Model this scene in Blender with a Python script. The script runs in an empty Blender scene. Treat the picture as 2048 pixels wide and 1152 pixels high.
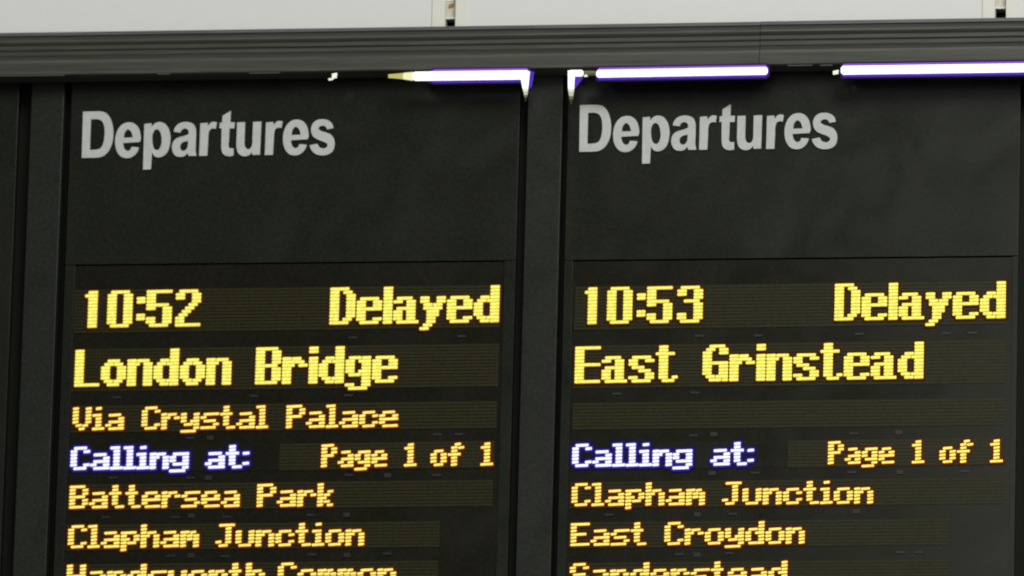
import bpy, bmesh, math, random
from mathutils import Vector, Matrix
random.seed(7)
S = bpy.context.scene
C = S.collection

# ------------------------------------------------------------------ camera
# the board hangs overhead: plane Y = 0, x to the right, z up, floor at z = 0; the camera stands on the floor far below
Z0 = 4.95
YAW, PITCH, ROLL = -0.17146774, 0.20918419, 0.02658732
TX, TZ, DIST, FPX = 0.87218274, 0.00066618, 15.8765736, 16204.817
cy, sy, cp, sp = math.cos(YAW), math.sin(YAW), math.cos(PITCH), math.sin(PITCH)
FWD = Vector((sy*cp, cy*cp, sp)); R0 = Vector((cy, -sy, 0)); U0 = R0.cross(FWD)
cr, sr = math.cos(ROLL), math.sin(ROLL)
RIGHT = cr*R0 + sr*U0; UP = -sr*R0 + cr*U0
POS = Vector((TX, 0, TZ + Z0)) - FWD*DIST
cd = bpy.data.cameras.new('camera'); cam = bpy.data.objects.new('camera', cd); C.objects.link(cam)
M = Matrix.Identity(4)
for i in range(3):
    M[i][0] = RIGHT[i]; M[i][1] = UP[i]; M[i][2] = -FWD[i]; M[i][3] = POS[i]
cam.matrix_world = M
cd.sensor_width = 36; cd.lens = FPX/2048*36; cd.clip_start = 0.5; cd.clip_end = 200
cd.dof.use_dof = True; cd.dof.focus_distance = 15.05; cd.dof.aperture_fstop = 5.0
S.camera = cam

def at(px, py, Y=0.0):
    """the point of the plane y = Y that the photograph shows at pixel (px, py)"""
    d = FWD + RIGHT*((px-1024)/FPX) - UP*((py-576)/FPX)
    return POS + d*((Y-POS.y)/d.y)

# ------------------------------------------------------------------ light
w = bpy.data.worlds.new('World'); S.world = w; w.use_nodes = True
w.node_tree.nodes['Background'].inputs[0].default_value = (0.80, 0.86, 0.82, 1)
w.node_tree.nodes['Background'].inputs[1].default_value = 0.22
def area(name, loc, target, sx, szy, power, col):
    l = bpy.data.lights.new(name, 'AREA'); l.shape = 'RECTANGLE'; l.size = sx; l.size_y = szy
    l.energy = power; l.color = col
    o = bpy.data.objects.new(name, l); C.objects.link(o); o.location = loc
    o.rotation_euler = (Vector(target)-Vector(loc)).to_track_quat('-Z', 'Y').to_euler(); return o
area('hall_light', (5.5, -9.5, 10.0), (0.9, 0, Z0), 7.0, 4.0, 1080, (1.0, 0.99, 0.94))
# unseen lamp added behind the camera to make the sheen at lower right
area('sheen_light', (1.5, -14.0, 6.7), (1.8, 0, Z0-0.2), 1.6, 2.4, 72, (0.95, 1.0, 0.86))
S.view_settings.view_transform = 'Standard'; S.view_settings.look = 'None'
S.view_settings.exposure = 0; S.view_settings.gamma = 1

# ------------------------------------------------------------------ materials
def lin(c): return tuple(((v/255)/12.92 if v/255 <= .04045 else (((v/255)+.055)/1.055)**2.4) for v in c)
def mat(name, col, rough=.5, spec=.5, noise=0.0, nscale=150, stretch=None, metal=0.0, hue=0.0, bump=0.0, smear=0.0):
    m = bpy.data.materials.new(name); m.use_nodes = True; nt = m.node_tree; b = nt.nodes['Principled BSDF']
    b.inputs['Roughness'].default_value = rough; b.inputs['Specular IOR Level'].default_value = spec
    b.inputs['Metallic'].default_value = metal
    b.inputs['Base Color'].default_value = (*col, 1)
    if noise or hue:
        tc = nt.nodes.new('ShaderNodeTexCoord'); mp = nt.nodes.new('ShaderNodeMapping')
        if stretch: mp.inputs['Scale'].default_value = stretch
        nt.links.new(tc.outputs['Object'], mp.inputs['Vector'])
        nz = nt.nodes.new('ShaderNodeTexNoise'); nz.inputs['Scale'].default_value = nscale
        nz.inputs['Detail'].default_value = 4; nz.inputs['Roughness'].default_value = .65
        nt.links.new(mp.outputs['Vector'], nz.inputs['Vector'])
        rp = nt.nodes.new('ShaderNodeMapRange'); rp.inputs['From Min'].default_value = .25; rp.inputs['From Max'].default_value = .75
        rp.inputs['To Min'].default_value = 1-noise; rp.inputs['To Max'].default_value = 1+noise
        nt.links.new(nz.outputs['Fac'], rp.inputs['Value'])
        vm = nt.nodes.new('ShaderNodeVectorMath'); vm.operation = 'SCALE'; vm.inputs[0].default_value = col
        nt.links.new(rp.outputs['Result'], vm.inputs['Scale'])
        out = vm.outputs['Vector']
        if hue:
            mx = nt.nodes.new('ShaderNodeMix'); mx.data_type = 'RGBA'; mx.blend_type = 'OVERLAY'; mx.inputs[0].default_value = hue
            nt.links.new(out, mx.inputs[6]); nt.links.new(nz.outputs['Color'], mx.inputs[7]); out = mx.outputs[2]
        nt.links.new(out, b.inputs['Base Color'])
        if smear:      # wiped glossy paint: broad uneven sheen and fine scratches
            n2 = nt.nodes.new('ShaderNodeTexNoise'); n2.inputs['Scale'].default_value = 5; n2.inputs['Detail'].default_value = 6
            n2.inputs['Distortion'].default_value = 1.5; nt.links.new(tc.outputs['Object'], n2.inputs['Vector'])
            r2 = nt.nodes.new('ShaderNodeMapRange'); r2.inputs['From Min'].default_value = .3; r2.inputs['From Max'].default_value = .7
            r2.inputs['To Min'].default_value = rough*(1-smear); r2.inputs['To Max'].default_value = rough*(1+smear)
            nt.links.new(n2.outputs['Fac'], r2.inputs['Value']); nt.links.new(r2.outputs['Result'], b.inputs['Roughness'])
        if bump:
            bp = nt.nodes.new('ShaderNodeBump'); bp.inputs['Strength'].default_value = bump; bp.inputs['Distance'].default_value = .001
            nt.links.new(nz.outputs['Fac'], bp.inputs['Height']); nt.links.new(bp.outputs['Normal'], b.inputs['Normal'])
    return m
def emit(name, rgb, k=1.0, uneven=0.0):
    m = bpy.data.materials.new(name); m.use_nodes = True; nt = m.node_tree
    nt.nodes.remove(nt.nodes['Principled BSDF']); e = nt.nodes.new('ShaderNodeEmission')
    e.inputs[0].default_value = (*lin(rgb), 1); e.inputs[1].default_value = k
    if uneven:         # the diodes are not all equally bright
        tc = nt.nodes.new('ShaderNodeTexCoord'); nz = nt.nodes.new('ShaderNodeTexNoise'); nz.inputs['Scale'].default_value = 140
        nt.links.new(tc.outputs['Object'], nz.inputs['Vector'])
        rp = nt.nodes.new('ShaderNodeMapRange'); rp.inputs['From Min'].default_value = .3; rp.inputs['From Max'].default_value = .7
        rp.inputs['To Min'].default_value = k*(1-uneven); rp.inputs['To Max'].default_value = k*(1+uneven)
        nt.links.new(nz.outputs['Fac'], rp.inputs['Value']); nt.links.new(rp.outputs['Result'], e.inputs[1])
    nt.links.new(e.outputs[0], nt.nodes['Material Output'].inputs[0]); return m
PANEL = mat('black_panel', (.0104, .0120, .0078), .24, .22, .40, 150, hue=.6, smear=.30)
POSTM = mat('post_paint', (.0160, .0182, .0138), .32, .20, .36, 150, hue=.6, smear=.25)
WINDOW = mat('window_back', (.0072, .0064, .0028), .22, .25, .40, 150, hue=.6, smear=.25)
SLOT = mat('slot_black', (.0085, .0092, .0062), .6, .1)
FACE = mat('led_faceplate', (.0118, .0105, .0016), .26, .22, .5, 110, hue=.7)
DOT = mat('unlit_dots', (.0195, .0182, .0030), .4, .22, .40, 130, hue=.5)
CLIPM = mat('module_clip', (.0105, .0122, .0138), .4, .4)
REDCLIP = mat('sensor_window', (.0165, .0098, .0090), .4, .4)
LETTER = mat('letter_vinyl', (.505, .525, .505), .6, .2, .10, 60)
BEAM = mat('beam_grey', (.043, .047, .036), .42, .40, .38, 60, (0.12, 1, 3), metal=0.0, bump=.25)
BEAMHI = mat('beam_ridge_highlight', (.062, .062, .050), .4, .45, .50, 60, (0.10, 1, 3))  # ridge highlights put into the colour
BEAMLO = mat('beam_groove', (.036, .037, .029), .6, .3, .3, 45, (0.12, 1, 3))  # groove shade put into the colour; backing and battens share it
BEAMTOP = mat('beam_top_highlight', (.105, .100, .112), .35, .5, .35, 40, (0.15, 1, 3))  # purple-grey highlight of the top strip put into the colour
WHITE = mat('white_sheet', (.70, .70, .685), .6, .15, .015, 30)
STRIP = mat('cream_strip', (.70, .69, .63), .45, .4, .04, 60)
TAN = mat('tan_bracket', (.56, .53, .44), .6, .3, .35, 70)
RUST = mat('rust', (.30, .17, .09), .8, .2, .4, 300)
TUBE = emit('tube_white', (255, 253, 255), 1.35)
TUBEEND = emit('tube_end_glow', (190, 188, 110), 1.0)
TUBEMID = emit('tube_end_bright', (246, 244, 190), 1.0)
VIOLET = emit('violet_glare', (160, 104, 228), .85)  # glare around the tubes, put in as emissive violet colour
VIOLETLOW = emit('violet_glare_low', (92, 56, 204), .85)
VIOLETDIM = emit('violet_glare_edge', (66, 42, 118), .55)
CLIPLIT = emit('reflected_glow', (245, 248, 228), 1.0)  # emission stands in for tube light caught on clip and pins
TIP = emit('reflection_tip', (196, 196, 172), 1.0)
TIPHI = emit('reflection_tip_bright', (236, 236, 214)); TIPLOW = emit('reflection_tip_low', (62, 62, 48), .8)
TIPDIM = emit('reflection_tip_dim', (120, 118, 92), .8)
Y_BAR, Y_BODY, Y_HALO = emit('led_yellow', (255, 252, 140), 1.02, .12), emit('led_yellow_body', (236, 222, 30), 1.0, .16), emit('led_amber_halo', (100, 38, 4), .62)  # rims hold the glow around lit dots as emissive colour
A_BAR, A_BODY, A_HALO = emit('led_amber', (255, 244, 128), 1.08, .14), emit('led_amber_body', (236, 186, 28), .96, .20), emit('led_red_halo', (124, 40, 2), .66)
B_BAR, B_BODY, B_HALO = emit('led_white', (246, 246, 255), 1.1), emit('led_white_body', (205, 205, 246)), emit('led_blue_halo', (62, 50, 168), .65)
B_HALO_OUT = emit('led_blue_outer_halo', (34, 28, 112), .6)

# ------------------------------------------------------------------ helpers
WORLD = {}
def tag(o, label=None, cat=None, group=None, kind=None):
    for k, v in (('label', label), ('category', cat), ('group', group), ('kind', kind)):
        if v: o[k] = v
    return o
def empty(name, loc):
    o = bpy.data.objects.new(name, None); C.objects.link(o); o.location = loc; o.empty_display_size = .05
    WORLD[o] = Vector(loc); return o
def place(o, org, parent):
    WORLD[o] = org
    o.location = org - (WORLD[parent] if parent else Vector((0, 0, 0)))
    if parent: o.parent = parent
def add(name, verts, faces, mats, parent=None, fm=None, smooth=False, bevel=0.0):
    vs = [Vector(v) for v in verts]
    org = sum(vs, Vector((0, 0, 0)))/len(vs)
    me = bpy.data.meshes.new(name); me.from_pydata([tuple(v-org) for v in vs], [], faces)
    for m in (mats if isinstance(mats, (list, tuple)) else [mats]): me.materials.append(m)
    if fm: me.polygons.foreach_set('material_index', fm)
    if bevel:
        b = bmesh.new(); b.from_mesh(me)
        bmesh.ops.bevel(b, geom=[e for e in b.edges], offset=bevel, segments=2, affect='EDGES', profile=.6)
        b.to_mesh(me); b.free()
    if smooth:
        for p in me.polygons: p.use_smooth = True
    me.validate(); me.update()
    o = bpy.data.objects.new(name, me); C.objects.link(o); place(o, org, parent); return o
BF = [(0, 1, 2, 3), (7, 6, 5, 4), (0, 4, 5, 1), (1, 5, 6, 2), (2, 6, 7, 3), (3, 7, 4, 0)]
def slab(quad, yf, yb):
    """a box whose front is the quad [(x, z) x 4: tl, bl, br, tr] at y = yf and whose back is at y = yb"""
    return [(x, yf, z) for x, z in quad] + [(x, yb, z) for x, z in quad], list(BF)
def pxquad(x0, y0, x1, y1, Y):   # upright rectangle on plane Y whose corners tl and br are seen at those pixels
    a, b = at(x0, y0, Y), at(x1, y1, Y)
    return [(a.x, a.z), (a.x, b.z), (b.x, b.z), (b.x, a.z)]
def freequad(p, Y):
    return [(q.x, q.z) for q in (at(x, y, Y) for x, y in p)]
def merge(parts):
    V, F, FMI = [], [], []
    for v, f, mi in parts:
        n = len(V); V += list(v); F += [tuple(i+n for i in q) for q in f]; FMI += [mi]*len(f)
    return V, F, FMI

# ------------------------------------------------------------------ layout of the boards in metres
X_L0 = at(163.5, 316).x            # left end of the writing on the left board
def xs(px, py, Y=0.0): return at(px, py, Y).x
POSTS = [(xs(48, 600), xs(113, 600))]
pw = POSTS[0][1]-POSTS[0][0]
POSTS.append((xs(1046, 610), xs(1115, 610)))
POSTS.append((POSTS[1][0]+1.006, POSTS[1][1]+1.006))
B_EDGES = [(-1.6, xs(21, 600)), (xs(128, 600), xs(1029, 600)), (xs(1127, 600), xs(2034, 700)), (POSTS[2][1]+.012, POSTS[2][1]+.9)]
Z_TOP = at(800, 60).z + .02
Z_BOT = at(1000, 1152).z - .42
Z_WIN = [at(150, 529).z, at(150, 529).z, at(1150, 520).z, at(1150, 520).z]

wall = add('wall', *slab([(-4, Z_TOP+1.6), (-4, Z_BOT-1.0), (6, Z_BOT-1.0), (6, Z_TOP+1.6)], .036, .136), SLOT)
tag(wall, 'flat black wall behind the departure boards', kind='structure')

# ------------------------------------------------------------------ LED fonts (runs of lit dots, row by row)
def G(w_, rows, r0=0):
    out = []
    for i, r in enumerate(rows.split('/')):
        for t in r.split():
            a, b = (t.split('-')+[t])[:2] if '-' in t else (t, t)
            out.append((i+r0, int(a), int(b)))
    return (w_, out)
BIG = {
 '1': G(4, '1-3/0-3/1-3/1-3/1-3/1-3/1-3/1-3/1-3/1-3/1-3'),
 '0': G(8, '1-6/0-2 5-7/0-2 5-7/0-2 5-7/0-2 5-7/0-2 5-7/0-2 5-7/0-2 5-7/0-2 5-7/0-2 5-7/1-6'),
 ':': G(3, '//0-2/0-2////0-2/0-2//'.replace('////', '////')),
 '5': G(8, '0-7/0-2/0-2/0-2/0-6/0-2 5-7/5-7/5-7/0-2 5-7/0-2 5-7/1-6'),
 '2': G(8, '1-6/0-2 5-7/0-2 5-7/5-7/4-6/3-5/2-4/1-3/0-2/0-2/0-7'),
 '3': G(8, '1-6/0-2 5-7/0-2 5-7/5-7/2-6/5-7/5-7/5-7/0-2 5-7/0-2 5-7/1-6'),
 'D': G(8, '0-5/0-2 4-6/0-2 5-7/0-2 5-7/0-2 5-7/0-2 5-7/0-2 5-7/0-2 5-7/0-2 5-7/0-2 4-6/0-5'),
 'e': G(8, '1-6/0-2 5-7/0-2 5-7/0-7/0-2/0-2/0-2 5-7/1-6', 3),
 'l': G(3, '0-2/0-2/0-2/0-2/0-2/0-2/0-2/0-2/0-2/0-2/0-2'),
 'a': G(8, '1-5/0-2 4-6/4-6/1-6/0-2 4-6/0-2 4-6/0-2 4-6/1-7', 3),
 'y': G(8, '0-2 5-7/0-2 5-7/1-3 4-6/1-6/2-5/2-5/2-4/2-4/1-3/0-2', 3),
 'd': G(8, '5-7/5-7/5-7/2-4 5-7/1-3 4-7/0-2 5-7/0-2 5-7/0-2 5-7/0-2 5-7/1-3 4-7/2-4 5-7'),
 'L': G(8, '0-2/0-2/0-2/0-2/0-2/0-2/0-2/0-2/0-2/0-2/0-7'),
 'o': G(8, '2-5/1-3 4-6/0-2 5-7/0-2 5-7/0-2 5-7/0-2 5-7/1-3 4-6/2-5', 3),
 'n': G(8, '0-2 3-6/0-3 5-7/0-2 5-7/0-2 5-7/0-2 5-7/0-2 5-7/0-2 5-7/0-2 5-7', 3),
 'B': G(8, '0-6/0-2 5-7/0-2 5-7/0-2 5-7/0-2 5-7/0-6/0-2 5-7/0-2 5-7/0-2 5-7/0-2 5-7/0-6'),
 'r': G(8, '0-2 3-5/0-6/0-3 5-7/0-2/0-2/0-2/0-2/0-2', 3),
 'i': G(3, '0-2/0-2//0-2/0-2/0-2/0-2/0-2/0-2/0-2/0-2'),
 'g': G(8, '1-4 5-7/0-2 4-7/0-2 5-7/0-2 5-7/0-2 4-7/1-4 5-7/5-7/5-7/0-2 5-7/1-6', 3),
 'E': G(8, '0-7/0-2/0-2/0-2/0-2/0-7/0-2/0-2/0-2/0-2/0-7'),
 's': G(8, '1-6/0-2 5-7/0-2/1-4/3-6/5-7/0-2 5-7/1-6', 3),
 't': G(7, '1-3/1-3/0-5/1-3/1-3/1-3/1-3/1-3/1-3/1-3 5-6/2-5'),
 'G': G(8, '2-6/1-3 5-7/0-2 5-7/0-2/0-2/0-7/0-2 5-7/0-2 5-7/0-2 5-7/1-3 4-7/2-5 6-7'),
 ' ': G(7, ''), '_': G(2, ''), '-': G(1, ''), '=': G(3, ''),
}
SM = {
 'E': G(6, '0-5/0-1/0-1/0-4/0-1/0-1/0-5'), 'a': G(6, '1-4/4-5/1-5/0-1 4-5/1-5', 2),
 's': G(6, '1-5/0-1/1-4/4-5/0-4', 2), 't': G(5, '1-2/1-2/0-3/1-2/1-2/1-2/2-4'),
 'C': G(6, '1-4/0-1 4-5/0-1/0-1/0-1/0-1 4-5/1-4'), 'r': G(6, '0-1 2-4/0-2 4-5/0-1/0-1/0-1', 2),
 'o': G(6, '1-4/0-1 4-5/0-1 4-5/0-1 4-5/1-4', 2), 'y': G(6, '0-1 4-5/0-1 4-5/0-1 3-5/1-3 4-5/4-5/0-4', 2),
 'd': G(6, '4-5/4-5/1-3 4-5/0-1 3-5/0-1 4-5/0-1 4-5/1-5'), 'n': G(6, '0-1 2-4/0-2 4-5/0-1 4-5/0-1 4-5/0-1 4-5', 2),
 'S': G(6, '1-4/0-1 4-5/0-1/1-4/4-5/0-1 4-5/1-4'), 'e': G(6, '1-4/0-1 4-5/0-5/0-1/1-5', 2),
 'V': G(6, '0-1 4-5/0-1 4-5/0-1 4-5/0-1 4-5/0-1 4-5/1-2 3-4/2-3'), 'i': G(4, '1-2//0-2/1-2/1-2/1-2/0-3'),
 'l': G(4, '0-2/1-2/1-2/1-2/1-2/1-2/0-3'), 'P': G(6, '0-4/0-1 4-5/0-1 4-5/0-4/0-1/0-1/0-1'),
 'c': G(6, '1-4/0-1 4-5/0-1/0-1 4-5/1-4', 2), 'g': G(6, '1-5/0-1 4-5/0-1 4-5/1-5/4-5/0-4', 2),
 'B': G(6, '0-4/0-1 4-5/0-1 4-5/0-4/0-1 4-5/0-1 4-5/0-4'), 'k': G(5, '0-1/0-1/0-1 3-4/0-1 2-3/0-2/0-1 2-3/0-1 3-4'),
 'p': G(6, '0-4/0-1 4-5/0-2 4-5/0-1 2-4/0-1/0-1', 2), 'h': G(6, '0-1/0-1/0-1 2-4/0-2 4-5/0-1 4-5/0-1 4-5/0-1 4-5'),
 'm': G(6, '0-2 3-4/0-1 2-3 4-5/0-1 2-3 4-5/0-1 4-5/0-1 4-5', 2), 'J': G(6, '1-5/3-4/3-4/3-4/3-4/0-1 3-4/1-3'),
 'u': G(6, '0-1 4-5/0-1 4-5/0-1 4-5/0-1 4-5/1-4', 2), 'w': G(6, '0-1 4-5/0-1 4-5/0-1 2-3 4-5/0-5/1-2 3-4', 2),
 'H': G(6, '0-1 4-5/0-1 4-5/0-1 4-5/0-5/0-1 4-5/0-1 4-5/0-1 4-5'), ':': G(2, '0-1///0-1', 2), '1': G(4, '1-2/0-2/1-2/1-2/1-2/1-2/0-3'),
}
NAR = {
 'P': G(5, '0-3/0-1 3-4/0-1 3-4/0-3/0-1/0-1/0-1'), 'a': G(5, '1-3/3-4/1-4/0-1 3-4/1-4', 2),
 'g': G(5, '1-4/0-1 3-4/0-1 3-4/1-4/3-4/0-3', 2), 'e': G(5, '1-3/0-1 3-4/0-4/0-1/1-4', 2),
 '1': SM['1'], 'o': G(5, '1-3/0-1 3-4/0-1 3-4/0-1 3-4/1-3', 2), 'f': G(5, '2-3/1-2 3-4/1-2/0-3/1-2/1-2/1-2'),
}
STY = {'big': (Y_BAR, Y_BODY, Y_HALO, Y_HALO), 'amber': (A_BAR, A_BODY, A_HALO, A_HALO), 'blue': (B_BAR, B_BODY, B_HALO, B_HALO_OUT)}
PY = 6.73
def oct_(x0, z0, x1, z1, c, dz):
    """rounded bar outline, its right end raised by dz (dots sit a little askew)"""
    p = [(x0+c, z1), (x0, z1-c), (x0, z0+c), (x0+c, z0), (x1-c, z0+dz), (x1, z0+c+dz), (x1, z1-c+dz), (x1-c, z1+dz)]
    return p
def build_glyph(parent, g, font, style, ox, oz, ux, pitch_x, pitch_z, yf):
    """ox, oz: foot of the glyph's left edge; ux: row slope dz/dx"""
    wd, runs = g
    if not runs: return
    mats = STY[style]; base = 11 if font is BIG else 7
    parts = []; k = 0
    halo, body = (.40, .5) if style == 'big' else ((.34, .44) if style == 'amber' else (.42, .46))
    lit = {(r, c) for r, a, b in runs for c in range(a, b+1)}
    def bar(r, a, b, gx, hz, Y, mi, c, t, dzf, shift=0):
        x0 = ox+(a*.975+.06)*pitch_x-gx*pitch_x; x1 = ox+((b+1)*.975+.06)*pitch_x+gx*pitch_x
        zc = oz+(base-r-.5+shift)*pitch_z
        z0 = zc-hz*pitch_z; z1 = zc+hz*pitch_z
        dz = dzf*pitch_z
        pts = oct_(x0, z0, x1, z1, c*pitch_z, dz)
        pts = [(x, z+ux*(x-ox)-dz/2) for x, z in pts]
        v = [(x, Y, z) for x, z in pts]+[(x, Y+t, z) for x, z in pts]
        f = [tuple(range(8))]+[(i, i+8, (i+1) % 8+8, (i+1) % 8) for i in range(8)]
        parts.append((v, f, mi))
    sl = .05 if font is BIG else (.15 if style == 'amber' else .12)
    for r, a, b in runs:
        k += 1; e = k*.00003
        if style == 'blue':
            bar(r, a, b, .80, 1.25, yf-.0002-e, 3, .6, .0002, sl)
        bar(r, a, b, halo, .5+halo, yf-.0012-e, 2, .35, .0002, sl)
        bar(r, a, b, -.06 if style != 'blue' else .0, body, yf-.0026-e, 1, .20, .0002, sl)
        nxt = any((r+1, c) in lit for c in range(a, b+1)); prv = any((r-1, c) in lit for c in range(a, b+1))
        bar(r, a, b, -.08 if style != 'blue' else .0, (.29 if (nxt or prv) else .36) if style != 'blue' else .38, yf-.0042-e, 0, .18, .0004, sl)
    V, F, FMI = merge(parts)
    return add('led_letter', V, F, list(mats), parent, FMI)

# ------------------------------------------------------------------ header letters, outlines with C = corner
def spl(pts):
    """closed outline: (x, y) smooth, (x, y, 1) corner"""
    n = len(pts); out = []
    st = next((i for i in range(n) if len(pts[i]) == 3), None)
    for i in range(n):
        p0, p1, p2, p3 = (pts[(i+k) % n] for k in (-1, 0, 1, 2))
        a, b = Vector(p1[:2]), Vector(p2[:2])
        if len(p1) == 3 and len(p2) == 3:
            out.append(a); continue
        m1 = Vector((0, 0)) if False else ((b-Vector(p0[:2]))*.5 if len(p1) == 2 else (b-a))
        m2 = (Vector(p3[:2])-a)*.5 if len(p2) == 2 else (b-a)
        for s in range(6):
            t = s/6; t2 = t*t; t3 = t2*t
            out.append(a*(2*t3-3*t2+1)+m1*(t3-2*t2+t)+b*(-2*t3+3*t2)+m2*(t3-t2))
    return out
r_ = lambda dx, dy: [(40+dx, 335+dy, 1), (172+dx, 325+dy, 1), (172+dx, 372+dy, 1), (215+dx, 325+dy), (262+dx, 310+dy), (328+dx, 320+dy, 1), (305+dx, 440+dy, 1), (245+dx, 435+dy), (203+dx, 462+dy), (185+dx, 530+dy), (180+dx, 640+dy, 1), (165+dx, 882+dy, 1), (18+dx, 886+dy, 1)]
eo = lambda dx, dy: [[(1068+dx, 657+dy, 1), (1088+dx, 590+dy), (1075+dx, 480+dy), (1040+dx, 395+dy), (975+dx, 338+dy), (890+dx, 318+dy), (795+dx, 342+dy), (715+dx, 415+dy), (667+dx, 525+dy), (652+dx, 640+dy), (665+dx, 760+dy), (707+dx, 850+dy), (770+dx, 905+dy), (850+dx, 922+dy), (930+dx, 907+dy), (1000+dx, 855+dy), (1040+dx, 795+dy), (1060+dx, 732+dy, 1), (925+dx, 722+dy, 1), (905+dx, 768+dy), (868+dx, 790+dy), (825+dx, 765+dy), (803+dx, 715+dy), (797+dx, 672+dy, 1)],
                 [(808+dx, 572+dy, 1), (822+dx, 500+dy), (872+dx, 450+dy), (922+dx, 495+dy), (942+dx, 568+dy, 1)]]
OUT = [
 ((150, 205), [[(125, 143, 1), (400, 137, 1), (500, 158), (572, 230), (617, 340), (636, 470), (628, 610), (600, 720), (545, 820), (470, 885), (390, 910), (300, 916, 1), (103, 918, 1)],
              [(268, 283, 1), (365, 280, 1), (425, 300), (467, 370), (481, 480), (473, 600), (450, 690), (412, 748), (350, 768, 1), (250, 774, 1)]]),
 ((150, 205), eo(0, 0)),
 ((275, 205), [[(105, 345, 1), (238, 333, 1), (236, 385, 1), (290, 332), (370, 314), (450, 340), (510, 410), (540, 500), (548, 610), (530, 730), (490, 828), (425, 888), (345, 910), (280, 892), (240, 840, 1), (225, 1107, 1), (83, 1112, 1)],
              [(320, 448), (368, 490), (390, 600), (384, 690), (352, 758), (316, 776), (272, 742), (250, 640), (253, 530), (280, 470)]]),
 ((275, 205), [[(586, 487, 1), (610, 410), (675, 342), (770, 313), (860, 320), (930, 355), (965, 430), (970, 520, 1), (960, 780, 1), (975, 884, 1), (838, 887, 1), (820, 846, 1), (775, 887), (700, 902), (620, 880), (575, 820), (558, 740), (575, 655), (628, 590), (700, 560), (780, 538), (836, 512, 1), (828, 458), (782, 434), (735, 455), (705, 503, 1)],
              [(825, 640, 1), (760, 655), (715, 692), (709, 750), (742, 787), (792, 770), (818, 720)]]),
 ((395, 205), [r_(0, 0)]),
 ((395, 205), [[(555, 123, 1), (547, 318, 1), (620, 316, 1), (610, 432, 1), (532, 434, 1), (522, 640, 1), (516, 705), (532, 742), (600, 748, 1), (597, 880, 1), (520, 892), (450, 876), (403, 830), (386, 750), (384, 640, 1), (390, 432, 1), (350, 432, 1), (360, 325, 1), (398, 322, 1), (405, 215, 1)]]),
 ((395, 205), [[(645, 320, 1), (790, 315, 1), (780, 600, 1), (780, 690), (802, 745), (840, 760), (872, 740), (892, 690), (897, 600, 1), (907, 313, 1), (1058, 305, 1), (1032, 866, 1), (897, 870, 1), (892, 832, 1), (850, 872), (780, 892), (700, 870), (650, 810), (632, 700), (635, 600, 1)]]),
 ((520, 205), [r_(52, -14)]),
 ((520, 205), eo(-282, -45)),
 ((520, 205), [[(1218, 425, 1), (1190, 340), (1120, 285), (1030, 267), (930, 285), (860, 345), (832, 430), (845, 520), (890, 583), (965, 622), (1045, 652), (1098, 684), (1098, 722), (1050, 748), (992, 735), (967, 705), (948, 670, 1), (806, 697, 1), (830, 770), (880, 832), (950, 866), (1030, 877), (1130, 857), (1202, 800), (1232, 710), (1225, 605), (1172, 525), (1090, 487), (1012, 463), (970, 430), (985, 402), (1040, 388), (1078, 408), (1098, 450, 1)]]),
]
def header_letters(parent, dx):
    for (ox, oy), loops in OUT:
        me = bmesh.new(); allv = []
        for li, lp in enumerate(loops):
            q_ = spl(lp); m = len(q_)
            area2 = sum(q_[k].x*q_[(k+1) % m].y-q_[(k+1) % m].x*q_[k].y for k in range(m))
            sg = (1 if area2 > 0 else -1)*(1 if li == 0 else -1)*7.5
            nn = []
            for k in range(m):
                e1 = (q_[k]-q_[k-1]).normalized() if (q_[k]-q_[k-1]).length > 1e-6 else Vector((0, 0))
                e2 = (q_[(k+1) % m]-q_[k]).normalized() if (q_[(k+1) % m]-q_[k]).length > 1e-6 else e1
                t_ = e1+e2
                t_ = t_.normalized() if t_.length > 1e-6 else e1
                ds = 1/max(.5, t_.dot(e1)); nn.append(q_[k]+Vector((-t_.y, t_.x))*sg*ds)
            P = [at(ox+q.x/8.2267, oy+q.y/8.2286, -.004) for q in nn]
            vs = [me.verts.new((p.x+dx, -.004, p.z)) for p in P]
            for i in range(len(vs)): me.edges.new((vs[i], vs[(i+1) % len(vs)]))
        bmesh.ops.triangle_fill(me, use_beauty=True, use_dissolve=False, edges=me.edges[:])
        ex = bmesh.ops.extrude_face_region(me, geom=me.faces[:])
        bmesh.ops.translate(me, verts=[v for v in ex['geom'] if isinstance(v, bmesh.types.BMVert)], vec=(0, .003, 0))
        bmesh.ops.recalc_face_normals(me, faces=me.faces[:])
        me.verts.ensure_lookup_table(); me.verts.index_update()
        V = [v.co.copy() for v in me.verts]; F = [tuple(v.index for v in f.verts) for f in me.faces]; me.free()
        add('letter', V, F, LETTER, parent)

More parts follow.
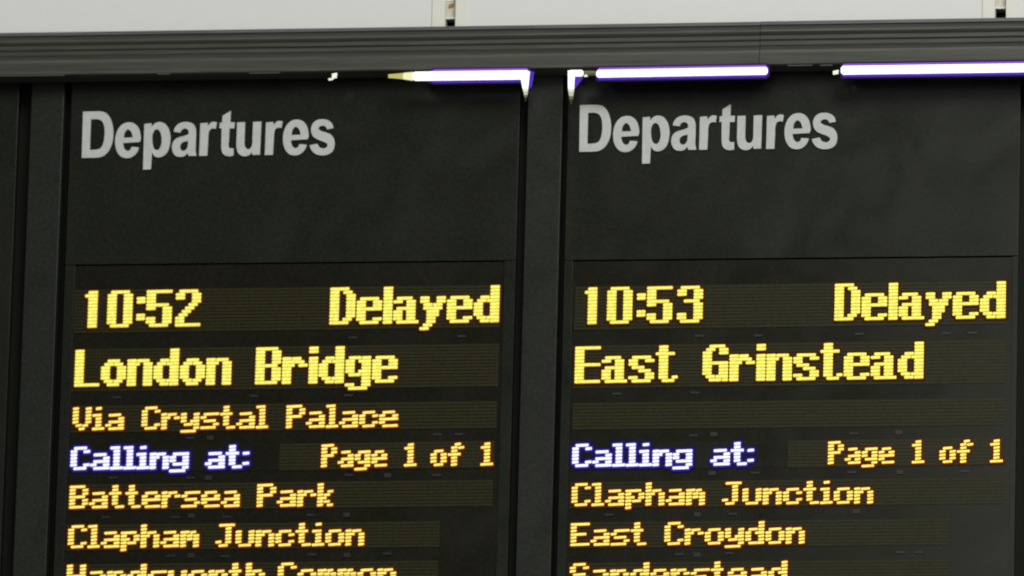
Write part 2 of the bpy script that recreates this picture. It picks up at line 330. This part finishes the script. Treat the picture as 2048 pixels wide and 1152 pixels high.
# ------------------------------------------------------------------ one departure board
DEP = .0045     # how far the LED window lies behind the front of the housing
def row(board, band, base, words, dark_to=None, yp=-.0008):
    """band: px (x0, y_top0, y_bot0, x1, y_top1, y_bot1); base: (xa, ya, xb, yb) baseline; words: (text, x0, x1, font, style)"""
    x0, t0, b0, x1, t1, b1 = band
    Y = DEP-.0012
    q = freequad([(x0, t0), (x0-(b0-t0)*.035, b0), (x1-(b1-t1)*.022, b1), (x1, t1)], Y)
    v, f = slab(q, Y, DEP+.01)
    r = add('display_row', v, f, WINDOW if dark_to else FACE, board)
    if dark_to:
        xl = xs(dark_to, t0, Y)
        qa = [(max(x, xl-.001*(k in (1,))), z) for k, (x, z) in enumerate(q)]
        add('amber_faceplate', *slab(qa, Y-.0005, Y-.0001), FACE, r)
    # unlit dots
    nrow = round((b0-t0)/PY); tl, bl, br, tr = [Vector(p) for p in q]
    ncol = int((x1-x0)/6.58); V = []; F = []
    lim = xs(dark_to, t0, Y) if dark_to else None
    for i in range(nrow):
        for j in range(ncol):
            s, t = (j+.5)/ncol, (i+.5)/nrow
            c = (tl*(1-s)+tr*s)*(1-t)+(bl*(1-s)+br*s)*t
            if lim and c.x < lim: continue
            n = len(V); a, h = .0030, .0021
            V += [(c.x-a, Y-.0006, c.y+h), (c.x-a, Y-.0006, c.y-h), (c.x+a, Y-.0006, c.y-h), (c.x+a, Y-.0006, c.y+h)]
            F.append((n, n+1, n+2, n+3))
    d = add('unlit_dots', V, F, DOT, r); tag(d, kind='stuff')
    xa, ya, xb, yb = base
    yline = lambda x: ya+(yb-ya)*(x-xa)/(xb-xa)
    A, B = at(xa, ya, Y), at(xb, yb, Y); ux = (B.z-A.z)/(B.x-A.x)
    pz = (at(xa, ya-PY*7, Y).z-A.z)/7
    for text, w0, w1, font, style in words:
        tot = sum(font[c][0] for c in text); P, Q = at(w0, yline(w0), Y), at(w1, yline(w1), Y)
        pitch = (Q.x-P.x)/tot; x = P.x
        for c in text:
            build_glyph(r, font[c], font, style, x, A.z+ux*(x-A.x), ux, pitch, pz, Y-.0006)
            x += font[c][0]*pitch
    return r
ROWS_L = [
 ((150, 579.5, 667, 1001, 569.5, 655), (177, 656.4, 990, 645.6),
  [('1', 168, 195, BIG, 'big'), ('0', 213.3, 266, BIG, 'big'), (':', 271.7, 290.5, BIG, 'big'), ('5', 291, 345, BIG, 'big'), ('2', 349.7, 402.5, BIG, 'big'), ('Delayed', 658.5, 1000, BIG, 'big')], None),
 ((145, 698, 784, 998, 686.5, 773), (160, 774.2, 785, 766),
  [('London', 148.2, 464, BIG, 'big'), ('Bridge', 509.8, 796.5, BIG, 'big')], None),
 ((142, 811.5, 866, 994, 801.5, 856.5), (150, 862, 790, 855.4),
  [('Via', 144.5, 249.5, SM, 'amber'), ('Crystal', 282.5, 537.5, SM, 'amber'), ('Palace', 571.5, 797.5, SM, 'amber')], None),
 ((139, 892, 945, 990, 881, 935), (150, 941, 980, 932.4),
  [('Calling', 140.8, 378.5, SM, 'blue'), ('at:', 410, 498.5, SM, 'blue'), ('Page', 641.5, 775.5, NAR, 'amber'), ('1', 807.5, 834.5, NAR, 'amber'), ('of', 860.3, 929, NAR, 'amber'), ('1', 960.5, 987.5, NAR, 'amber')], 562),
 ((136, 968.5, 1022, 986, 959, 1012.5), (140, 1018.4, 660, 1013.8),
  [('Battersea', 138, 481, SM, 'amber'), ('Park', 513, 667.5, SM, 'amber')], None),
 ((133, 1049, 1102, 880, 1042, 1094.5), (145, 1097.6, 724, 1092.4),
  [('Clapham', 135.2, 399.5, SM, 'amber'), ('Junction', 430.5, 730, SM, 'amber')], None),
 ((130, 1128, 1181, 877, 1120.5, 1173.5), (140, 1176.6, 780, 1170.6),
  [('Handsworth', 132.3, 531, SM, 'amber'), ('Common', 554.5, 793.5, SM, 'amber')], None)]
ROWS_R = [
 ((1151, 573, 660.5, 2014, 561.5, 648), (1182, 649.2, 2008, 637.4),
  [('1', 1168, 1194.5, BIG, 'big'), ('0', 1213, 1266, BIG, 'big'), (':', 1272.5, 1291.5, BIG, 'big'), ('5', 1292.5, 1346, BIG, 'big'), ('3', 1353, 1407, BIG, 'big'), ('Delayed', 1668, 2013, BIG, 'big')], None),
 ((1148, 691, 777.5, 2012, 679, 766), (1175, 767.3, 1840, 758.2),
  [('East', 1148.5, 1357, BIG, 'big'), ('Grinstead', 1404, 1848.7, BIG, 'big')], None),
 ((1146, 805.5, 860, 2010, 795.5, 850.5), (1150, 856, 1990, 846), [], None),
 ((1142, 886, 939, 2009, 874.5, 929), (1150, 935.2, 2000, 926.2),
  [('Calling', 1144, 1385.5, SM, 'blue'), ('at:', 1420.5, 1508, SM, 'blue'), ('Page', 1655, 1790, NAR, 'amber'), ('1', 1823, 1850, NAR, 'amber'), ('of', 1878, 1947.5, NAR, 'amber'), ('1', 1979.3, 2007, NAR, 'amber')], 1578),
 ((1140, 964, 1017.5, 2009, 954, 1007.5), (1150, 1013.6, 1740, 1008.4),
  [('Clapham', 1142.3, 1411.5, SM, 'amber'), ('Junction', 1443.5, 1748, SM, 'amber')], None),
 ((1138, 1044.5, 1097, 1900, 1036.5, 1090), (1145, 1093.2, 1605, 1088.6),
  [('East', 1140.3, 1294, SM, 'amber'), ('Croydon', 1328, 1611, SM, 'amber')], None),
 ((1136, 1125.5, 1178.5, 1899, 1118, 1171), (1145, 1173.6, 1570, 1168.8),
  [('Sanderstead', 1138.6, 1576, SM, 'amber')], None)]
clip_mesh = {}
def clips(board, gaps, left):
    for gi, (xa, ya, xb, yb) in enumerate(gaps):
        pts = [(.10, 0), (.285, 0), (.33, 1), (.425, 0), (.655, 0), (.755, 1), (.865, 0), (.915, 0)]
        for u, red in pts:
            if random.random() < .35 or (red and gi < 2): continue
            p = at(xa+(xb-xa)*(u+random.uniform(-.006, .006)), ya+(yb-ya)*u+random.uniform(-1.5, 1.5), DEP-.0012)
            key = (red,)
            if key not in clip_mesh:
                a, h = (.0065, .0042) if red else (.0085, .0020)
                v, f = slab([(-a, h), (-a, -h), (a, -h), (a, h)], -.0015, .0035)
                me = bpy.data.meshes.new('clip'); me.from_pydata(v, [], f)
                me.materials.append(REDCLIP if red else CLIPM); clip_mesh[key] = me
            o = bpy.data.objects.new('sensor' if red else 'clip', clip_mesh[key]); C.objects.link(o)
            place(o, Vector((p.x, DEP-.0012, p.z)), board)
def board(i, label, rows, win=None, wide=True):
    x0, x1 = B_EDGES[i]; zt, zb, zw = Z_TOP, Z_BOT, Z_WIN[i]
    b = empty('departure_board', ((x0+x1)/2, .015, zb))
    tag(b, label, 'departure board', 'departure boards side by side under the grey beam')
    v, f = slab([(x0+.003, zt-.003), (x0+.003, zb+.003), (x1-.003, zb+.003), (x1-.003, zt-.003)], .0125, .034)
    add('housing', v, f, SLOT, b)
    if not win: zw = zb+.3
    v, f = slab([(x0, zt), (x0, zw), (x1, zw), (x1, zt)], 0, .0118)
    h = add('header_panel', v, f, PANEL, b, bevel=.0006)
    if win:
        wx0, wx1 = win
        v, f = slab([(wx0, zw-.0022), (wx0, zb), (wx1, zb), (wx1, zw-.0022)], DEP, DEP+.006)
        add('display_window', v, f, WINDOW, b)
        for a, c in ((x0, wx0), (wx1, x1)):
            v, f = slab([(a, zw-.0008), (a, zb), (c, zb), (c, zw-.0008)], .0006, .0118)
            add('side_frame', v, f, PANEL, b, bevel=.0004)
    else:
        v, f = slab([(x0, zw-.003), (x0, zb), (x1, zb), (x1, zw-.003)], .0006, .0118)
        add('lower_panel', v, f, PANEL, b, bevel=.0012)
    for rw in rows: row(b, rw[0], rw[1], rw[2], rw[3])
    return b, h
bl, hl = board(1, 'left departure board listing 10:52 London Bridge, delayed', ROWS_L, (xs(147, 600), xs(1007, 600)))
br, hr = board(2, 'right departure board listing 10:53 East Grinstead, delayed', ROWS_R, (xs(1144, 600), xs(2024, 640)))
board(0, 'edge of the next dark board, left of the leftmost post', [])
board(3, 'edge of the next dark board, right of the rightmost post', [])
header_letters(hl, 0.0)
header_letters(hr, at(1158, 304.5, -.004).x-at(163, 316.7, -.004).x)
GL = [(150, 683, 1000, 673), (146, 797, 995, 786), (142, 879, 990, 868), (139, 957, 988, 948), (136, 1035, 880, 1028), (133, 1115, 878, 1107)]
GR = [(1152, 676, 2014, 664), (1148, 790, 2012, 779), (1146, 873, 2010, 862), (1142, 951, 2008, 941), (1140, 1031, 1900, 1022), (1138, 1111, 1900, 1103)]
clips(bl, GL, True); clips(br, GR, False)

# ------------------------------------------------------------------ posts between the boards
for (a, c), lab in zip(POSTS, ('leftmost dark grey post, left of the 10:52 board', 'middle dark grey post between the 10:52 and 10:53 boards', 'rightmost dark post at the right edge of the 10:53 board')):
    v, f = slab([(a, Z_TOP), (a, Z_BOT-.05), (c, Z_BOT-.05), (c, Z_TOP)], -.003, .035)
    o = add('post', v, f, POSTM, bevel=.0012)
    tag(o, lab, 'post', 'posts between the boards')

# ------------------------------------------------------------------ ribbed beam above the boards
YB = -.058
za = lambda y: at(0, y, YB).z
# (pixel height at x = 0, depth, material of the band that follows)
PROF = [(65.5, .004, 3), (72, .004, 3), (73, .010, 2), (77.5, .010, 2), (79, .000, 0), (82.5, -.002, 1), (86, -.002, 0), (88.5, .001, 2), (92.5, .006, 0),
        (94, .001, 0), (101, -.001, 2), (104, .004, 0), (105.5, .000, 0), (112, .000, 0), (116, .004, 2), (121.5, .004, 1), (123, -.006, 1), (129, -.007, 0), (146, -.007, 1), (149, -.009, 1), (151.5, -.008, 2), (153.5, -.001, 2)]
# the beam runs level; it dips about a millimetre between its two lengths
def beam_segment(x0, x1, dz):
    V, F, FMI = [], [], []
    n = len(PROF)
    for x in (x0, x1):
        for y, d, m in PROF: V.append((x, YB+d*.55, za(y)+dz))
        V.append((x, -.006, za(153.5)+dz)); V.append((x, -.006, za(65.5)+dz))
    N = n+2
    for i in range(N):
        j = (i+1) % N
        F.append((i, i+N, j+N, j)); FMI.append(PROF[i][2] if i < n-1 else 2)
    F.append(tuple(range(N))); F.append(tuple(range(2*N-1, N-1, -1))); FMI += [2, 2]
    return V, F, FMI
bm = empty('beam', (.7, 0, za(150)))
tag(bm, 'long dark grey ribbed metal beam above both departure boards', 'beam')
sx_ = xs(1520, 90, YB)
for a, c, dz in ((-2.2, sx_-.0005, 0.0), (sx_+.0005, 4.2, .0006)):
    V, F, FMI = beam_segment(a, c, dz)
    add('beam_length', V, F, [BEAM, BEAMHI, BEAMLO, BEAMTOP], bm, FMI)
# glints along the lip, put in as small pieces of lighter grey
for x0, x1, yy in ((0, 130, 152), (315, 340, 148), (498, 560, 146.2), (1575, 1625, 131.0), (1640, 1665, 130.6)):
    a, b_ = at(x0, yy, YB-.0095), at(x1, yy-.0143*(x1-x0), YB-.0095)
    v, f = slab([(a.x, a.z+.0009), (a.x, a.z-.0009), (b_.x, a.z-.0009), (b_.x, a.z+.0009)], YB-.0098, YB-.0070)
    add('edge_glint', v, f, BEAMHI, bm)

# ------------------------------------------------------------------ white panels above the beam
YP = YB+.012
zl = at(400, 62.3, YP).z          # bottom edge of the sheets
zs_ = at(875, 61.5, YP).z
ZT2 = zl+.55
PX = [xs(864, 50, YP), xs(890, 50, YP), xs(910.5, 50, YP), xs(932, 50, YP), xs(1965, 35, YP), xs(1990, 35, YP), xs(2012, 35, YP), xs(2036, 35, YP)]
def panel(x0, x1, lab, strips):
    t = empty('white_panel', ((x0+x1)/2, YP, zl)); tag(t, lab, 'white panel', 'white panels in a row above the beam')
    v, f = slab([(x0, ZT2), (x0, zl), (x1, zl), (x1, ZT2)], YP, YP+.02); add('sheet', v, f, WHITE, t, bevel=.0008)
    for a, c in strips:
        v, f = slab([(a, ZT2), (a, zs_), (c, zs_), (c, ZT2)], YP-.003, YP+.021); add('edge_strip', v, f, STRIP, t, bevel=.0008)
panel(-1.9, PX[0], 'blank white panel above the 10:52 board, left of both gaps', [(PX[0], PX[1])])
panel(PX[3], PX[4], 'widest visible blank white panel, above the 10:53 board', [(PX[2], PX[3]), (PX[5]-(PX[5]-PX[4]), PX[5])])
panel(PX[7], PX[7]+1.0, 'sliver of blank white panel in the top right corner', [(PX[6], PX[7])])
for a, c, y0, lab, rusty in ((PX[1], PX[2], 42.5, 'rust-stained cream bracket in the gap above the middle post', True), (PX[5], PX[6], 22, 'tan bracket in the gap at the top right corner', False)):
    xm = at(900 if rusty else 2000, y0, YP+.03)
    t = empty('bracket', ((a+c)/2, YP+.03, xm.z)); tag(t, lab, 'bracket', 'brackets in the gaps between the white panels')
    v, f = slab([(a-.004, ZT2-.05), (a-.004, xm.z), (c+.004, xm.z), (c+.004, ZT2-.05)], YP+.012, YP+.06); add('plate', v, f, TAN, t)
    v, f = slab([(a-.003, xm.z+.003), (a-.003, xm.z-.001), (c+.003, xm.z-.001), (c+.003, xm.z+.003)], YP+.007, YP+.0118); add('lip', v, f, WHITE, t)
    if rusty:
        v, f = slab(freequad([(898, 9), (897, 17), (907, 15), (909, 7)], YP+.0117), YP+.0105, YP+.0118); add('rust_patch', v, f, RUST, t)
        v, f = slab(freequad([(893, -3), (893, 2.5), (907, 2.5), (907, -3)], YP+.0117), YP+.0105, YP+.0118); add('bolt_plate', v, f, WHITE, t)
# back of the gaps
v, f = slab([(-2.0, ZT2), (-2.0, zs_-.03), (4.0, zs_-.03), (4.0, ZT2)], YP+.065, YP+.08)
o = add('fascia_back', v, f, BEAMLO); tag(o, 'dark backing strip behind the white panels, seen through the gaps', kind='structure')

# ------------------------------------------------------------------ fluorescent lamps under the beam
YT = YB-.022
def cyl(p, q, r0, r1, n=16):
    ax = (q-p).normalized(); u = Vector((0, 0, 1)).cross(ax).normalized(); w_ = ax.cross(u)
    V = []
    for c_, r in ((p, r0), (q, r1)):
        for i in range(n):
            t = 2*math.pi*i/n; V.append(tuple(c_+u*math.cos(t)*r+w_*math.sin(t)*r))
    F = [(i, (i+1) % n, (i+1) % n+n, i+n) for i in range(n)]+[tuple(range(n))[::-1], tuple(range(n, 2*n))]
    return V, F
def lens(parent, pts, rU1, rU2, rD1, rD2, taper=False):
    """thin emissive strips imitating the violet glare around a tube: pts = centre line, heights above and below"""
    parts = []
    for k, (up, dn, mi, yy) in enumerate(((rU2, rD2, 2, YT+.0068), (rU1, None, 0, YT+.0060), (None, rD1, 1, YT+.0060))):
        (p, q) = pts; e = .004 if k == 0 else .0
        u = up if up is not None else 0; d_ = dn if dn is not None else 0
        o_ = .0014; sl_ = (q.z-p.z)/(q.x-p.x)
        lt = min(.030, (q.x-p.x)*.25) if taper else .004; rt = .005      # ends taper away
        pts_ = [(p.x-e, p.z+o_+(.3*u if not taper else 0)), (p.x-e, p.z-(.3*d_ if not taper else 0)), (p.x-e+lt, p.z-d_+o_-sl_*lt),
                (q.x+e-rt, q.z-d_+o_), (q.x+e, q.z-d_*.55), (q.x+e, q.z+u*.6), (q.x+e-rt, q.z+u+o_), (p.x-e+lt, p.z+u+o_+sl_*lt)]
        n_ = len(pts_)
        v = [(x, yy, z) for x, z in pts_]+[(x, yy+.0005, z) for x, z in pts_]
        f = [tuple(range(n_)), tuple(range(2*n_-1, n_-1, -1))]+[(i, i+n_, (i+1) % n_+n_, (i+1) % n_) for i in range(n_)]
        parts.append((v, f, mi))
    V, F, FMI = merge(parts); add('glare_fringe', V, F, [VIOLET, VIOLETLOW, VIOLETDIM], parent, FMI)
def lamp(x0, y0, x1, y1, r, lab, grp='fluorescent lamps along the underside of the beam', fringe_on=True, lx=None):
    p, q = at(x0, y0, YT), at(x1, y1, YT)
    t = empty('fluorescent_lamp', (p+q)/2); tag(t, lab, 'lamp', grp)
    e = (q-p).normalized()*r*.45
    parts = [(*cyl(p+e, q-e, r, r), 0), (*cyl(p, p+e, r*.6, r), 0), (*cyl(q-e, q, r, r*.6), 0)]
    V, F, FMI = merge(parts); add('tube', V, F, TUBE, t, FMI)
    sl_ = (q.z-p.z)/(q.x-p.x); a_, b_ = p.x+.012, q.x-.012
    add('batten', *slab([(a_, p.z+.004), (a_, p.z-.003), (b_, q.z-.003), (b_, q.z+.004)], YT+.0075, -.02), BEAMLO, t)
    if fringe_on:
        P, Q = (at(lx, y0-(lx-x0)*(y0-y1)/(x1-x0), YT) if lx else p), q
        lens(t, (P, Q), r+.0042, r+.0072, r+.0046, r+.0072, taper=bool(lx))  # emissive strips imitating the glare around the tube
    return t, p, q
T1, p, q = lamp(826, 152.6, 1058, 149.6, .0092, 'lit white tube lamp above the 10:52 board, left of the middle post', lx=838)
# tapered left end
V, F = cyl(at(807, 152.2, YT), p, .0064, .0088); add('tube_end', V, F, TUBEMID, T1)
V, F = cyl(at(777, 152.2, YT), at(807, 152.2, YT), .0036, .0062); add('tube_end', V, F, TUBEEND, T1)
def reflection_wedge(parent, quads):  # tube reflections on the post edges, drawn as emissive wedges
    for qd, m in quads:
        v, f = slab(freequad(qd, YT-.002), YT-.002, YT+.003); add('edge_reflection', v, f, m, parent)
reflection_wedge(T1, [([(1041, 155), (1045, 177), (1055.5, 177), (1059, 142)], TUBE), ([(1045, 177), (1046.8, 183), (1054.8, 183), (1055.5, 177)], TIPHI), ([(1046.8, 183), (1047.8, 190), (1053.8, 190), (1054.8, 183)], TIP), ([(1047.8, 190), (1048.8, 195), (1052.6, 195), (1053.8, 190)], TIPDIM), ([(1048.8, 195), (1050, 202), (1051.5, 202), (1052.6, 195)], TIPLOW)])
v, f = slab(freequad([(1059.5, 143), (1059, 166), (1059.5, 180), (1067, 164), (1069, 143)], YT)[:4], YT+.004, YT+.0046)
add('glare_fringe', *slab(freequad([(1057, 141), (1057, 178), (1063, 172), (1068, 142)], YT), YT+.004, YT+.0046), VIOLETLOW, T1)
T2, p, q = lamp(1138, 146.8, 1166.5, 146.3, .0066, 'short lit lamp stub in the corner right of the middle post', fringe_on=False)
reflection_wedge(T2, [([(1135.5, 141), (1136, 177), (1147.5, 177), (1149.5, 141)], TUBE), ([(1136, 177), (1136.8, 183), (1146.8, 183), (1147.5, 177)], TIPHI), ([(1136.8, 183), (1138, 192), (1145.6, 192), (1146.8, 183)], TIP), ([(1138, 192), (1139, 199), (1144.6, 199), (1145.6, 192)], TIPDIM), ([(1139, 199), (1140.5, 208), (1143, 208), (1144.6, 199)], TIPLOW)])
add('glare_fringe', *slab(freequad([(1150, 154), (1149, 176), (1154, 170), (1166, 154)], YT), YT+.004, YT+.0046), VIOLETLOW, T2)
add('glare_fringe', *slab(freequad([(1145, 136.5), (1145, 141), (1163, 141), (1163, 136.5)], YT), YT+.004, YT+.0046), VIOLETDIM, T2)
T3, p, q = lamp(1193, 147.5, 1535, 141.6, .0078, 'lit white tube lamp over the word Departures on the 10:53 board')
V, F = cyl(at(1169, 146.8, YT+.004), at(1190, 146.4, YT+.004), .0056, .0052); add('lamp_holder', V, F, mat('holder_tan', (.16, .145, .085), .6, .3), T3)
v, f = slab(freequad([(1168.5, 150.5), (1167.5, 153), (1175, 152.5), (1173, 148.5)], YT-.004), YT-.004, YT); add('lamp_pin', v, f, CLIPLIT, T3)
T4, p, q = lamp(1682, 140.6, 2160, 134.0, .0088, 'lit white tube lamp running off the right edge of the picture')
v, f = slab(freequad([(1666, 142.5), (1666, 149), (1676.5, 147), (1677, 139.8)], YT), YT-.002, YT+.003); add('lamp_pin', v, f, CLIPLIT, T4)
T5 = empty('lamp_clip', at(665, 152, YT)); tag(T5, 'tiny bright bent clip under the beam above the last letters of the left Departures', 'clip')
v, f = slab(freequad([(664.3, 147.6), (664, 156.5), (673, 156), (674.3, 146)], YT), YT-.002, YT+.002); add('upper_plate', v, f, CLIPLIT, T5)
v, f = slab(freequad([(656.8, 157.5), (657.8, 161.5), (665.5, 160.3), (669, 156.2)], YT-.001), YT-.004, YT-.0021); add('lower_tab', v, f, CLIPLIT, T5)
